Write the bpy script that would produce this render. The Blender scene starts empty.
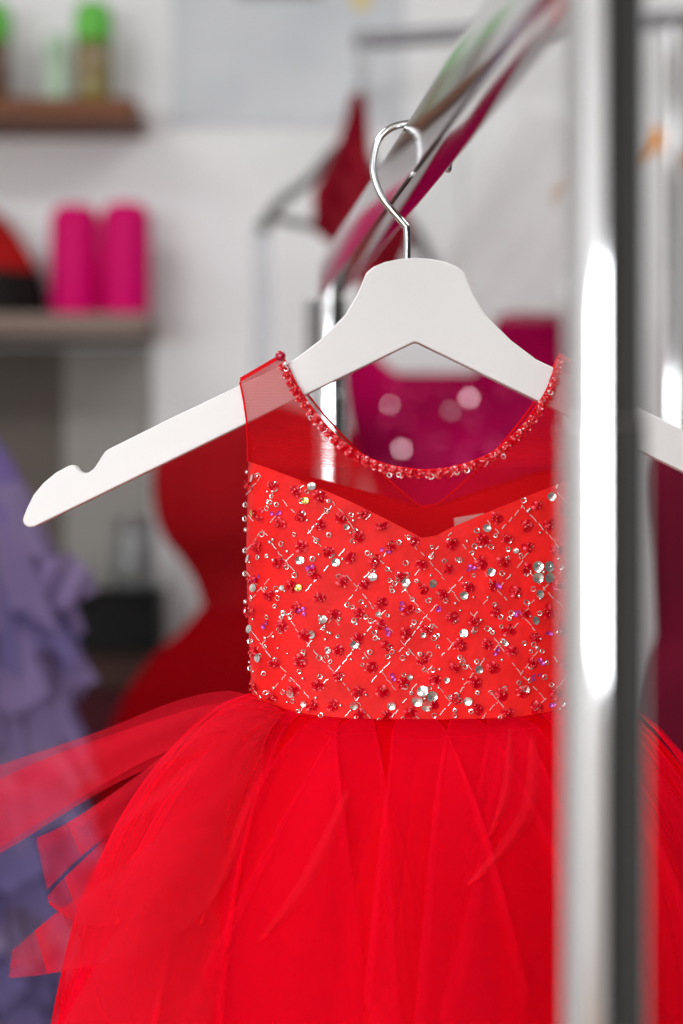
import bpy, bmesh, math, random
from mathutils import Vector, Matrix, noise
from mathutils.geometry import delaunay_2d_cdt

random.seed(7)
C = bpy.context.scene.collection
PI = math.pi
ZC = 1.30            # camera height above the floor
F = 2400.0           # focal length in pixels for a 683 x 1024 frame

def P(px, py, Y):
    """world point seen at photo position (px, py) at distance Y in front of the camera"""
    return Vector(((px - 341.5) / F * Y, Y, ZC + (512.0 - py) / F * Y))

# ------------------------------------------------------------------ materials
def new_mat(name):
    m = bpy.data.materials.new(name); m.use_nodes = True
    nt = m.node_tree
    for n in list(nt.nodes): nt.nodes.remove(n)
    out = nt.nodes.new('ShaderNodeOutputMaterial')
    return m, nt, out

def principled(name, col, rough=0.5, metal=0.0, noise_amt=0.0, noise_scale=8.0, bump=0.0, bump_scale=60.0, sheen=0.0,
               coat=0.0, trans=0.0, spec=0.5, col2=None, stretch=None):
    m, nt, out = new_mat(name)
    b = nt.nodes.new('ShaderNodeBsdfPrincipled')
    b.inputs['Base Color'].default_value = (*col, 1)
    b.inputs['Roughness'].default_value = rough
    b.inputs['Metallic'].default_value = metal
    b.inputs['Specular IOR Level'].default_value = spec
    b.inputs['Sheen Weight'].default_value = sheen
    b.inputs['Coat Weight'].default_value = coat
    b.inputs['Transmission Weight'].default_value = trans
    nt.links.new(b.outputs[0], out.inputs[0])
    tc = nt.nodes.new('ShaderNodeTexCoord')
    src = tc.outputs['Object']
    if stretch:
        mp = nt.nodes.new('ShaderNodeMapping'); mp.inputs['Scale'].default_value = stretch
        nt.links.new(src, mp.inputs['Vector']); src = mp.outputs['Vector']
    if noise_amt > 0 or col2:
        nz = nt.nodes.new('ShaderNodeTexNoise'); nz.inputs['Scale'].default_value = noise_scale; nz.inputs['Detail'].default_value = 5
        nt.links.new(src, nz.inputs['Vector'])
        rp = nt.nodes.new('ShaderNodeValToRGB')
        c2 = col2 or tuple(max(0, c * (1 - noise_amt)) for c in col)
        rp.color_ramp.elements[0].position = 0.35; rp.color_ramp.elements[1].position = 0.65
        rp.color_ramp.elements[0].color = (*c2, 1); rp.color_ramp.elements[1].color = (*col, 1)
        nt.links.new(nz.outputs['Fac'], rp.inputs['Fac']); nt.links.new(rp.outputs['Color'], b.inputs['Base Color'])
    if bump > 0:
        nb = nt.nodes.new('ShaderNodeTexNoise'); nb.inputs['Scale'].default_value = bump_scale
        nt.links.new(src, nb.inputs['Vector'])
        bm_ = nt.nodes.new('ShaderNodeBump'); bm_.inputs['Strength'].default_value = bump; bm_.inputs['Distance'].default_value = 0.002
        nt.links.new(nb.outputs['Fac'], bm_.inputs['Height']); nt.links.new(bm_.outputs['Normal'], b.inputs['Normal'])
    return m

def tulle(name, col, alpha, transl=0.4, weave=0.0, weave_scale=700.0, sheen=0.0):
    """fine net: more opaque where it is seen edge-on because more threads overlap"""
    m, nt, out = new_mat(name)
    N = nt.nodes.new
    L = nt.links.new
    d = N('ShaderNodeBsdfDiffuse'); d.inputs[0].default_value = (*col, 1)
    t = N('ShaderNodeBsdfTranslucent'); t.inputs[0].default_value = (*col, 1)
    mx = N('ShaderNodeMixShader'); mx.inputs[0].default_value = transl
    L(d.outputs[0], mx.inputs[1]); L(t.outputs[0], mx.inputs[2])
    body = mx.outputs[0]
    if sheen > 0:
        sh = N('ShaderNodeBsdfSheen'); sh.inputs['Color'].default_value = (1, .75, .78, 1); sh.inputs['Roughness'].default_value = 0.4
        m2 = N('ShaderNodeMixShader'); m2.inputs[0].default_value = sheen
        L(body, m2.inputs[1]); L(sh.outputs[0], m2.inputs[2]); body = m2.outputs[0]
    tr = N('ShaderNodeBsdfTransparent')
    lw = N('ShaderNodeLayerWeight'); lw.inputs['Blend'].default_value = 0.5
    cs = N('ShaderNodeMath'); cs.operation = 'SUBTRACT'; cs.inputs[0].default_value = 1.0; L(lw.outputs['Facing'], cs.inputs[1])
    mxm = N('ShaderNodeMath'); mxm.operation = 'MAXIMUM'; L(cs.outputs[0], mxm.inputs[0]); mxm.inputs[1].default_value = 0.15
    inv = N('ShaderNodeMath'); inv.operation = 'DIVIDE'; inv.inputs[0].default_value = 1.0; L(mxm.outputs[0], inv.inputs[1])
    pw = N('ShaderNodeMath'); pw.operation = 'POWER'; pw.inputs[0].default_value = 1 - alpha; L(inv.outputs[0], pw.inputs[1])
    op = N('ShaderNodeMath'); op.operation = 'SUBTRACT'; op.inputs[0].default_value = 1.0; L(pw.outputs[0], op.inputs[1])
    fac = op.outputs[0]
    if weave > 0:
        tc = N('ShaderNodeTexCoord')
        wv = N('ShaderNodeTexWave'); wv.bands_direction = 'Z'; wv.inputs['Scale'].default_value = weave_scale / 10; wv.inputs['Distortion'].default_value = 1.5
        wv.inputs['Detail'].default_value = 2; wv.inputs['Detail Scale'].default_value = 3
        L(tc.outputs['Object'], wv.inputs['Vector'])
        ma = N('ShaderNodeMath'); ma.operation = 'MULTIPLY_ADD'; L(wv.outputs['Fac'], ma.inputs[0]); ma.inputs[1].default_value = weave; ma.inputs[2].default_value = -weave / 2
        ad = N('ShaderNodeMath'); ad.operation = 'ADD'; ad.use_clamp = True; L(fac, ad.inputs[0]); L(ma.outputs[0], ad.inputs[1])
        fac = ad.outputs[0]
    ms = N('ShaderNodeMixShader'); L(fac, ms.inputs[0]); L(tr.outputs[0], ms.inputs[1]); L(body, ms.inputs[2])
    L(ms.outputs[0], out.inputs[0])
    return m

def clear_film(name, tint, fac):
    m, nt, out = new_mat(name)
    tr = nt.nodes.new('ShaderNodeBsdfTransparent')
    g = nt.nodes.new('ShaderNodeBsdfGlossy'); g.inputs['Color'].default_value = (*tint, 1); g.inputs['Roughness'].default_value = 0.15
    mx = nt.nodes.new('ShaderNodeMixShader'); mx.inputs[0].default_value = fac
    nt.links.new(tr.outputs[0], mx.inputs[1]); nt.links.new(g.outputs[0], mx.inputs[2]); nt.links.new(mx.outputs[0], out.inputs[0])
    return m

M = {}
M['wall'] = principled('wall_paint', (.80, .805, .81), .85, noise_amt=.03, noise_scale=3)
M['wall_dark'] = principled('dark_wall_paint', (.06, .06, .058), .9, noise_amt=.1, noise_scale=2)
M['ceiling'] = principled('ceiling_paint', (.8, .8, .8), .9, noise_amt=.02)
M['floor'] = principled('floor_wood', (.30, .20, .14), .45, col2=(.2, .13, .09), noise_scale=4, stretch=(8, .6, 1))
M['chrome'] = principled('chrome', (.80, .81, .82), .05, 1.0)
M['chrome_rail'] = principled('polished_rail_chrome', (.62, .62, .625), .09, 1.0)
M['chrome_soft'] = principled('brushed_chrome', (.45, .455, .46), .25, 1.0, noise_amt=.1, noise_scale=40)
M['steel_dark'] = principled('dark_steel', (.22, .22, .23), .3, 1.0)
M['wire'] = principled('zinc_wire', (.60, .61, .62), .16, 1.0)
M['hanger_white'] = principled('white_lacquer', (.77, .77, .765), .36, noise_amt=.015, noise_scale=30, coat=.15)
M['hanger_wood'] = principled('orange_wood', (.62, .30, .10), .45, col2=(.5, .22, .07), noise_scale=20, stretch=(1, 1, 8))
M['satin'] = principled('red_satin', (.97, .018, .018), .5, bump=.25, bump_scale=220, noise_amt=.22, noise_scale=70, spec=.12)
M['lining'] = principled('red_lining', (.78, .0, .006), .75, sheen=.0, noise_amt=.08, noise_scale=20, spec=.12)
M['yoke'] = tulle('red_mesh', (.68, .008, .014), .48, .32, weave=.18, weave_scale=4200)
M['tulle'] = tulle('red_tulle', (.95, .0, .010), .20, .3)
M['tulle_petal'] = tulle('red_tulle_panel', (1.0, .004, .030), .30, .25)
M['tulle_sheer'] = tulle('red_tulle_sheer', (.97, .02, .05), .34, .35)
M['tulle_fold'] = tulle('red_tulle_fold', (1.0, .02, .05), .16, .3)
M['bead_red'] = principled('red_glass_bead', (.66, .0, .012), .18, spec=.8, coat=.5)
M['bead_red2'] = principled('red_sequin', (.72, .0, .016), .25, .15)
M['bead_pink'] = principled('dark_pink_bead', (.42, .0, .03), .12, coat=.8)
M['silver'] = principled('silver_sequin', (.86, .84, .80), .16, .85)
M['silver_thread'] = principled('silver_thread', (.92, .86, .84), .35, .55)
M['gold'] = principled('gold_sequin', (.85, .62, .18), .2, .8)
M['violet_bead'] = principled('iridescent_bead', (.60, .08, .45), .18, .5)
M['label'] = principled('white_label', (.9, .82, .8), .7, noise_amt=.05)
M['gown_red'] = principled('deep_red_cloth', (.30, .0, .004), .8, noise_amt=.15, noise_scale=14, spec=.12)
M['gown_tulle'] = tulle('deep_red_tulle', (.36, .0, .004), .45, .3)
M['burgundy'] = principled('burgundy_satin', (.20, .0, .010), .6, noise_amt=.25, noise_scale=18, spec=.12)
M['magenta'] = principled('magenta_cloth', (.42, .0, .070), .6, noise_amt=.45, noise_scale=9, spec=.04)
M['magenta_sequin'] = principled('magenta_sequin', (.50, .04, .14), .25, .9)
M['sequin_pale'] = principled('pale_pink_sequin', (.80, .52, .60), .22, .9)
M['crimson'] = principled('crimson_cloth', (.13, .0, .016), .7, noise_amt=.3, noise_scale=8, spec=.12)
M['purple'] = tulle('lavender_tulle', (.25, .185, .36), .74, .35)
M['purple_blue'] = tulle('violet_blue_tulle', (.19, .155, .35), .7, .35)
M['purple_pale'] = tulle('pale_lavender_tulle', (.29, .22, .38), .7, .35)
M['purple_deep'] = principled('violet_lining', (.14, .10, .27), .8, noise_amt=.3, noise_scale=15, spec=.12)
M['veil'] = tulle('white_net', (.60, .57, .56), .16, .3)
M['ribbon'] = tulle('grey_ribbon', (.42, .44, .46), .6, .2)
M['shelf_wood'] = principled('brown_shelf_wood', (.19, .074, .036), .5, col2=(.12, .05, .028), noise_scale=7, stretch=(1, 8, 8), spec=.12)
M['shelf_pale'] = principled('weathered_shelf_wood', (.24, .185, .155), .55, col2=(.16, .115, .09), noise_scale=7, stretch=(1, 8, 8), spec=.12)
M['shelf_dark'] = principled('dark_shelf_wood', (.045, .018, .015), .5, col2=(.03, .012, .01), noise_scale=7, stretch=(1, 8, 8), spec=.12)
M['poster'] = principled('grey_blue_paper', (.62, .645, .67), .6, col2=(.53, .56, .59), noise_scale=7)
M['print_dark'] = principled('printed_grey', (.2, .2, .22), .6, noise_amt=.1)
M['print_yellow'] = principled('printed_yellow', (.8, .6, .1), .6, noise_amt=.1)
M['taupe'] = principled('taupe_wall_shade', (.115, .10, .088), .8, col2=(.095, .083, .073), noise_scale=3, spec=.12)  # wall in deep shade, given as a darker panel colour
M['maroon'] = principled('dark_maroon_door', (.045, .001, .006), .5, noise_amt=.2, noise_scale=6, spec=.12)
M['grey_metal'] = principled('grey_metal', (.16, .16, .16), .35, .5, noise_amt=.1)
M['greige'] = principled('greige_wall_shade', (.29, .278, .26), .8, col2=(.25, .238, .222), noise_scale=3, spec=.12)  # half-shaded wall next to it, also put into a panel colour
M['green'] = principled('green_plastic', (.11, .50, .045), .35, noise_amt=.1, noise_scale=20)
M['green_pale'] = principled('pale_green_plastic', (.42, .58, .42), .35, noise_amt=.1, noise_scale=20)
M['olive'] = principled('olive_bottle', (.25, .22, .03), .25, col2=(.16, .10, .03), noise_scale=15, coat=.3)
M['brown_glass'] = principled('brown_bottle', (.13, .05, .02), .2, noise_amt=.2, noise_scale=15, coat=.4)
M['magenta_gloss'] = principled('magenta_plastic', (.66, .0, .14), .5, noise_amt=.15, noise_scale=12, spec=.12)
M['magenta_dark'] = principled('magenta_lid', (.45, .0, .10), .4, noise_amt=.15, noise_scale=12)
M['red_bag'] = principled('red_bag_cloth', (.42, .006, .006), .65, noise_amt=.3, noise_scale=12, spec=.12)
M['black'] = principled('black_plastic', (.003, .0025, .0025), .5, noise_amt=.2, noise_scale=12, spec=.12)
M['black_cloth'] = principled('black_cloth', (.012, .009, .009), .8, noise_amt=.2, noise_scale=12, spec=.12)
M['grey_glass'] = principled('grey_glass', (.20, .21, .21), .15, spec=.7, noise_amt=.3, noise_scale=25, coat=.5)
M['grey_plastic'] = principled('grey_plastic', (.36, .365, .37), .5, noise_amt=.1)
M['rubber'] = principled('black_rubber', (.02, .02, .02), .7, noise_amt=.1)
M['white_frame'] = principled('white_window_frame', (.8, .8, .8), .4, noise_amt=.02)
M['glass'] = principled('window_glass', (1, 1, 1), .0, trans=1.0)

# ------------------------------------------------------------------ object helpers
def wloc(o):
    v = Vector((0, 0, 0))
    while o is not None:
        v += o.location; o = o.parent
    return v

def obj(name, verts, faces, mat, parent=None, smooth=True, kind=None, sharp=50):
    """one mesh object; verts in world coordinates, stored relative to the parent"""
    off = wloc(parent) if parent is not None else Vector((0, 0, 0))
    me = bpy.data.meshes.new(name)
    me.from_pydata([tuple(Vector(v) - off) for v in verts], [], faces)
    me.update()
    if smooth:
        for p in me.polygons: p.use_smooth = True
        me.set_sharp_from_angle(angle=math.radians(sharp))
    if mat is not None: me.materials.append(mat)
    o = bpy.data.objects.new(name, me); C.objects.link(o)
    if parent is not None: o.parent = parent
    if kind: o['kind'] = kind
    return o

def thing(name, label, cat, loc, group=None):
    o = bpy.data.objects.new(name, None); C.objects.link(o)
    o.location = loc; o.empty_display_size = .05
    o['label'] = label; o['category'] = cat
    if group: o['group'] = group
    return o

def tag(o, label, cat, group=None, kind=None):
    o['label'] = label; o['category'] = cat
    if group: o['group'] = group
    if kind: o['kind'] = kind
    return o

def struct(o):
    o['kind'] = 'structure'; return o

def sub(o, lv=1):
    m = o.modifiers.new('subsurf', 'SUBSURF'); m.levels = lv; m.render_levels = lv; return o

def bevel(o, w, seg=2, ang=.6):
    m = o.modifiers.new('bevel', 'BEVEL'); m.width = w; m.segments = seg; m.limit_method = 'ANGLE'; m.angle_limit = ang; return o

class MB:
    def __init__(s): s.v = []; s.f = []
    def add(s, v, f):
        b = len(s.v); s.v += [Vector(x) for x in v]; s.f += [tuple(i + b for i in q) for q in f]; return s
    def box(s, lo, hi):
        x0, y0, z0 = lo; x1, y1, z1 = hi
        v = [(x0,y0,z0),(x1,y0,z0),(x1,y1,z0),(x0,y1,z0),(x0,y0,z1),(x1,y0,z1),(x1,y1,z1),(x0,y1,z1)]
        return s.add(v, [(3,2,1,0),(4,5,6,7),(0,1,5,4),(1,2,6,5),(2,3,7,6),(3,0,4,7)])
    def tube(s, path, r, seg=12, cap=True, up=None):
        path = [Vector(p) for p in path]; n = len(path)
        rs = r if isinstance(r, (list, tuple)) else [r] * n
        T = []
        for i in range(n):
            t = path[min(i + 1, n - 1)] - path[max(i - 1, 0)]
            T.append(t.normalized() if t.length > 1e-9 else Vector((0, 0, 1)))
        a = Vector((0, 0, 1)) if abs(T[0].z) < .9 else Vector((1, 0, 0))
        u = T[0].cross(a).normalized()
        v, f = [], []
        for i in range(n):
            u = (u - T[i] * u.dot(T[i])).normalized(); w = T[i].cross(u)
            for k in range(seg):
                an = 2 * PI * k / seg
                v.append(path[i] + (u * math.cos(an) + w * math.sin(an)) * rs[i])
        for i in range(n - 1):
            for k in range(seg):
                k2 = (k + 1) % seg
                f.append((i * seg + k, i * seg + k2, (i + 1) * seg + k2, (i + 1) * seg + k))
        if cap:
            f.append(tuple(range(seg - 1, -1, -1))); f.append(tuple((n - 1) * seg + k for k in range(seg)))
        return s.add(v, f)
    def lathe(s, prof, c, seg=32):
        """prof: [(r, z)] bottom to top around a vertical axis through c"""
        c = Vector(c); v, f = [], []
        for r, z in prof:
            for k in range(seg):
                a = 2 * PI * k / seg
                v.append(c + Vector((r * math.cos(a), r * math.sin(a), z)))
        for i in range(len(prof) - 1):
            for k in range(seg):
                k2 = (k + 1) % seg
                f.append((i * seg + k, i * seg + k2, (i + 1) * seg + k2, (i + 1) * seg + k))
        f.append(tuple(range(seg - 1, -1, -1))); f.append(tuple((len(prof) - 1) * seg + k for k in range(seg)))
        return s.add(v, f)
    def sphere(s, c, r, seg=10, rings=6, sq=(1, 1, 1)):
        c = Vector(c); v = [c + Vector((0, 0, r * sq[2]))]; f = []
        for i in range(1, rings):
            a = PI * i / rings
            for k in range(seg):
                b = 2 * PI * k / seg
                v.append(c + Vector((r * sq[0] * math.sin(a) * math.cos(b), r * sq[1] * math.sin(a) * math.sin(b), r * sq[2] * math.cos(a))))
        v.append(c - Vector((0, 0, r * sq[2]))); last = len(v) - 1
        for k in range(seg): f.append((0, 1 + k, 1 + (k + 1) % seg))
        for i in range(rings - 2):
            for k in range(seg):
                k2 = (k + 1) % seg; a = 1 + i * seg
                f.append((a + k, a + seg + k, a + seg + k2, a + k2))
        a = 1 + (rings - 2) * seg
        for k in range(seg): f.append((last, a + (k + 1) % seg, a + k))
        return s.add(v, f)
    def disc(s, c, nrm, r, cup=.12, hole=.16, seg=14, tilt=0.0):
        """a cupped sequin with a centre hole"""
        c = Vector(c); n = Vector(nrm).normalized()
        if tilt:
            n = (n + Vector((random.uniform(-1, 1), random.uniform(-1, 1), random.uniform(-1, 1))) * tilt).normalized()
        a = n.orthogonal().normalized(); b = n.cross(a)
        v, f = [], []
        for j, (rr, hh) in enumerate(((hole, 0), (.6, cup * .3), (1.0, cup))):
            for k in range(seg):
                an = 2 * PI * k / seg
                v.append(c + (a * math.cos(an) + b * math.sin(an)) * r * rr + n * r * hh)
        for j in range(2):
            for k in range(seg):
                k2 = (k + 1) % seg
                f.append((j * seg + k, j * seg + k2, (j + 1) * seg + k2, (j + 1) * seg + k))
        return s.add(v, f)
    def ring(s, c, nrm, R, r, seg=10, ms=5):
        c = Vector(c); n = Vector(nrm).normalized(); a = n.orthogonal().normalized(); b = n.cross(a)
        v, f = [], []
        for k in range(seg):
            an = 2 * PI * k / seg; d = a * math.cos(an) + b * math.sin(an)
            for j in range(ms):
                bn = 2 * PI * j / ms
                v.append(c + d * (R + r * math.cos(bn)) + n * r * math.sin(bn))
        for k in range(seg):
            for j in range(ms):
                k2, j2 = (k + 1) % seg, (j + 1) % ms
                f.append((k * ms + j, k2 * ms + j, k2 * ms + j2, k * ms + j2))
        return s.add(v, f)
    def build(s, name, mat, parent=None, smooth=True, kind=None):
        return obj(name, s.v, s.f, mat, parent, smooth, kind)

def catmull(pts, n=8):
    pts = [Vector(p) for p in pts]; out = []
    for i in range(len(pts) - 1):
        p0, p1, p2, p3 = pts[max(i - 1, 0)], pts[i], pts[i + 1], pts[min(i + 2, len(pts) - 1)]
        for k in range(n):
            t = k / n
            out.append(.5 * ((2 * p1) + (p2 - p0) * t + (2 * p0 - 5 * p1 + 4 * p2 - p3) * t * t + (3 * p1 - p0 - 3 * p2 + p3) * t ** 3))
    out.append(pts[-1]); return out

def interp(xs, ys, x):
    if x <= xs[0]: return ys[0]
    for i in range(len(xs) - 1):
        if x <= xs[i + 1]:
            t = (x - xs[i]) / (xs[i + 1] - xs[i]); return ys[i] + (ys[i + 1] - ys[i]) * t
    return ys[-1]

def sinterp(xs, ys, x):
    """smooth monotone-ish interpolation"""
    n = len(xs)
    if x <= xs[0]: return ys[0]
    if x >= xs[-1]: return ys[-1]
    i = 0
    while x > xs[i + 1]: i += 1
    def slope(k):
        if k == 0: return (ys[1] - ys[0]) / (xs[1] - xs[0])
        if k == n - 1: return (ys[-1] - ys[-2]) / (xs[-1] - xs[-2])
        return (ys[k + 1] - ys[k - 1]) / (xs[k + 1] - xs[k - 1])
    h = xs[i + 1] - xs[i]; t = (x - xs[i]) / h
    return ((2*t**3 - 3*t*t + 1) * ys[i] + (t**3 - 2*t*t + t) * h * slope(i) + (-2*t**3 + 3*t*t) * ys[i+1] + (t**3 - t*t) * h * slope(i+1))

def sheet(outline, spacing, fn):
    """triangulated sheet inside a 2-D outline, mapped to the world by fn(u, v)"""
    pts = [Vector((a, b)) for a, b in outline]
    dense = []
    n = len(pts)
    for i in range(n):
        a, b = pts[i], pts[(i + 1) % n]; k = max(1, int((b - a).length / spacing))
        for j in range(k): dense.append(a + (b - a) * (j / k))
    xs = [p.x for p in dense]; ys = [p.y for p in dense]
    inner = []
    def inside(x, y):
        c = False; j = len(dense) - 1
        for i in range(len(dense)):
            a, b = dense[i], dense[j]
            if (a.y > y) != (b.y > y) and x < (b.x - a.x) * (y - a.y) / (b.y - a.y) + a.x: c = not c
            j = i
        return c
    y = min(ys) + spacing * .5; row = 0
    while y < max(ys):
        x = min(xs) + spacing * (.5 if row % 2 else 0)
        while x < max(xs):
            if inside(x, y) and min((Vector((x, y)) - p).length for p in dense) > spacing * .45: inner.append(Vector((x, y)))
            x += spacing
        y += spacing * .87; row += 1
    allp = dense + inner
    edges = [(i, (i + 1) % len(dense)) for i in range(len(dense))]
    v2, _e, f2, *_ = delaunay_2d_cdt(allp, edges, [], 1, 1e-5)
    return [fn(p.x, p.y) for p in v2], [tuple(q) for q in f2]

def prism(outline, y0, y1, fn):
    """an outline (in photo-like 2-D coords) thickened between two depths; fn(u, v, y) -> world"""
    n = len(outline)
    v = [fn(a, b, y0) for a, b in outline] + [fn(a, b, y1) for a, b in outline]
    pts = [Vector((a, b)) for a, b in outline]
    v2, _e, f2, *_ = delaunay_2d_cdt(pts, [(i, (i + 1) % n) for i in range(n)], [], 1, 1e-6)
    f = [tuple(range(n)), tuple(n + i for i in range(n - 1, -1, -1))]
    f += [(i, n + i, n + (i + 1) % n, (i + 1) % n) for i in range(n)]
    return v, f

def copy_tree(o, parent=None):
    c = o.copy(); C.objects.link(c); c.parent = parent
    for ch in [x for x in o.children]: copy_tree(ch, c)
    return c

# ------------------------------------------------------------------ the room
XL, XR, YB, YW = -4.4, 2.6, 3.42, -4.3
H = 2.75
def plane_box(name, lo, hi, mat): return struct(MB().box(lo, hi).build(name, mat, None, False))
plane_box('floor', (XL, YW, -.08), (XR, YB, 0), M['floor'])
plane_box('ceiling', (XL, YW, H), (XR, YB, H + .08), M['ceiling'])
plane_box('wall_back', (XL - .1, YB, 0), (XR + .1, YB + .1, H), M['wall'])
plane_box('wall_left', (XL - .1, YW, 0), (XL, YB, H), M['wall'])
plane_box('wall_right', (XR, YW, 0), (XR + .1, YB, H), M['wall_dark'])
plane_box('baseboard_back', (XL, YB - .015, 0), (XR, YB, .09), M['white_frame'])
# rear wall with a long window opening, behind the photographer
WX0, WX1, WZ0, WZ1 = -4.0, -.05, .85, 1.95
xs = [XL - .1, WX0, WX1, XR + .1]; zs = [0, WZ0, WZ1, H]
v = []; f = []
for y in (YW - .12, YW):
    for z in zs:
        for x in xs: v.append((x, y, z))
for r in range(3):
    for c in range(3):
        if r == 1 and c == 1: continue
        a = r * 4 + c
        f.append((a, a + 1, a + 5, a + 4)); f.append((16 + a + 4, 16 + a + 5, 16 + a + 1, 16 + a))
for a, b in ((5, 6), (6, 10), (10, 9), (9, 5)): f.append((a, b, 16 + b, 16 + a))
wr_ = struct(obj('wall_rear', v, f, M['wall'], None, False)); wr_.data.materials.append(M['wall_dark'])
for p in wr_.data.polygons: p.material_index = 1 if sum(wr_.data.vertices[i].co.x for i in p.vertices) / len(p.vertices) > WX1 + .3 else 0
w = thing('window_1', 'long white framed window in the rear wall', 'window', (0, YW - .06, WZ0)); w['kind'] = 'structure'
fr = MB()
t = .045
fr.box((WX0, YW - .1, WZ0), (WX1, YW - .02, WZ0 + t)); fr.box((WX0, YW - .1, WZ1 - t), (WX1, YW - .02, WZ1))
for x in (WX0, WX0 + 1.48, WX0 + 2.98, WX1 - t): fr.box((x, YW - .1, WZ0 + t), (x + t, YW - .02, WZ1 - t))
fr.build('window_frame', M['white_frame'], w, False)
MB().box((WX0 + .01, YW - .065, WZ0 + .01), (WX1 - .01, YW - .06, WZ1 - .01)).build('window_pane', M['glass'], w, False)

# ------------------------------------------------------------------ lights
def area(name, loc, rot, sx, sy, power, col=(1, 1, 1)):
    l = bpy.data.lights.new(name, 'AREA'); l.shape = 'RECTANGLE'; l.size = sx; l.size_y = sy; l.energy = power; l.color = col
    o = bpy.data.objects.new(name, l); C.objects.link(o); o.location = loc; o.rotation_euler = rot
    return o
area('window_daylight', ((WX0 + WX1) / 2, YW + .01, (WZ0 + WZ1) / 2), (PI / 2, 0, 0), WX1 - WX0 - .1, WZ1 - WZ0 - .1, 172, (.97, .985, 1))
for i, (x, y) in enumerate(((-2.0, -3.2), (.2, -3.2), (-1.6, -.8), (.5, -.8), (-1.3, 1.5), (.9, 1.7))):
    area('ceiling_fill', (x, y, H - .03), (0, 0, 0), 1.2, .6, 13.5 if y < 1 else 24, (.97, .985, 1))  # unseen fill lights under the ceiling, added to brighten the room
wd = bpy.data.worlds.new('sky'); bpy.context.scene.world = wd; wd.use_nodes = True
bg = wd.node_tree.nodes.get('Background'); sky = wd.node_tree.nodes.new('ShaderNodeTexSky')
sky.sky_type = 'HOSEK_WILKIE'; sky.turbidity = 5
wd.node_tree.links.new(sky.outputs[0], bg.inputs[0]); bg.inputs[1].default_value = .6

# ------------------------------------------------------------------ the main clothes rack
def railX(Y): return .0368 - .0745 * (Y - 1.2)
RZ1, RZ0 = ZC + .190, ZC + .160          # top and underside of the square rail
YN, YF = .70, 1.80
rack = thing('clothes_rack', 'chrome clothes rack with square top rail, standing closest, holding the white hanger', 'rack', (railX(1.35), 1.35, 0))
d = Vector((railX(YF) - railX(YN), YF - YN, 0)).normalized(); nX = Vector((d.y, -d.x, 0))
def rounded(wd_, ht, r, seg=4):
    pts = []
    for cx, cz, a0 in ((wd_/2 - r, ht/2 - r, 0), (-wd_/2 + r, ht/2 - r, 90), (-wd_/2 + r, -ht/2 + r, 180), (wd_/2 - r, -ht/2 + r, 270)):
        for k in range(seg + 1):
            a = math.radians(a0 + 90 * k / seg); pts.append((cx + r * math.cos(a), cz + r * math.sin(a)))
    return pts
def bar(mb, a, b, wd_, ht, r):
    a, b = Vector(a), Vector(b); t = (b - a).normalized(); s_ = t.cross(Vector((0, 0, 1))).normalized(); u_ = Vector((0, 0, 1))
    pr = rounded(wd_, ht, r); n = len(pr)
    v = [p + s_ * x + u_ * z for p in (a, b) for x, z in pr]
    f = [(i, (i + 1) % n, n + (i + 1) % n, n + i) for i in range(n)] + [tuple(range(n - 1, -1, -1)), tuple(n + i for i in range(n))]
    mb.add(v, f)
rm = MB(); zc_r = (RZ0 + RZ1) / 2
bar(rm, Vector((railX(YN), YN, zc_r)) - d * .012, Vector((railX(YF), YF, zc_r)) + d * .014, .016, .030, .0026)
obj('rail', rm.v, rm.f, M['chrome_rail'], rack, sharp=12)
def post(Y, px_shift, joint_z):
    x = railX(Y) + px_shift
    up = MB(); up.lathe([(.0119, joint_z - .02), (.0119, RZ0 - .0005)], (x, Y, 0), 40)
    pt = obj('post', up.v, up.f, M['chrome'], rack, sharp=18)
    lo = MB(); lo.lathe([(.0126, .10), (.0126, joint_z - .0012), (.0128, joint_z - .0010), (.0128, joint_z + .0004), (.0121, joint_z + .0008)], (x, Y, 0), 40)
    obj('lower_tube', lo.v, lo.f, M['chrome'], pt, sharp=18)
    for s_ in (-1, 1):
        c = Vector((x, Y, 0)) + nX * (.2 * s_)
        wh = MB()
        ring_pts = [c + Vector((0, 0, .028)) - d * .010, c + Vector((0, 0, .028)) + d * .010]
        wh.tube(ring_pts, .028, 20); wh.build('caster_wheel', M['rubber'], rack)
    ft = MB(); bar(ft, Vector((x, Y, .085)) - nX * .24, Vector((x, Y, .085)) + nX * .24, .025, .03, .005); ft.build('foot_bar', M['chrome'], rack)
    return x
xn = post(YN, .0025, ZC + .0254)
xf = post(YF, .0, ZC + .088)
bs = MB(); bar(bs, Vector((xn, YN, .115)) + d * .013, Vector((xf, YF, .115)) - d * .013, .02, .02, .004); bs.build('base_bar', M['chrome'], rack)
bk = MB(); bk.box((xf - .0215, YF - .010, ZC + .115), (xf - .0116, YF + .010, ZC + .159)); bevel(bk.build('corner_bracket', M['grey_plastic'], rack, False), .003)

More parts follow.
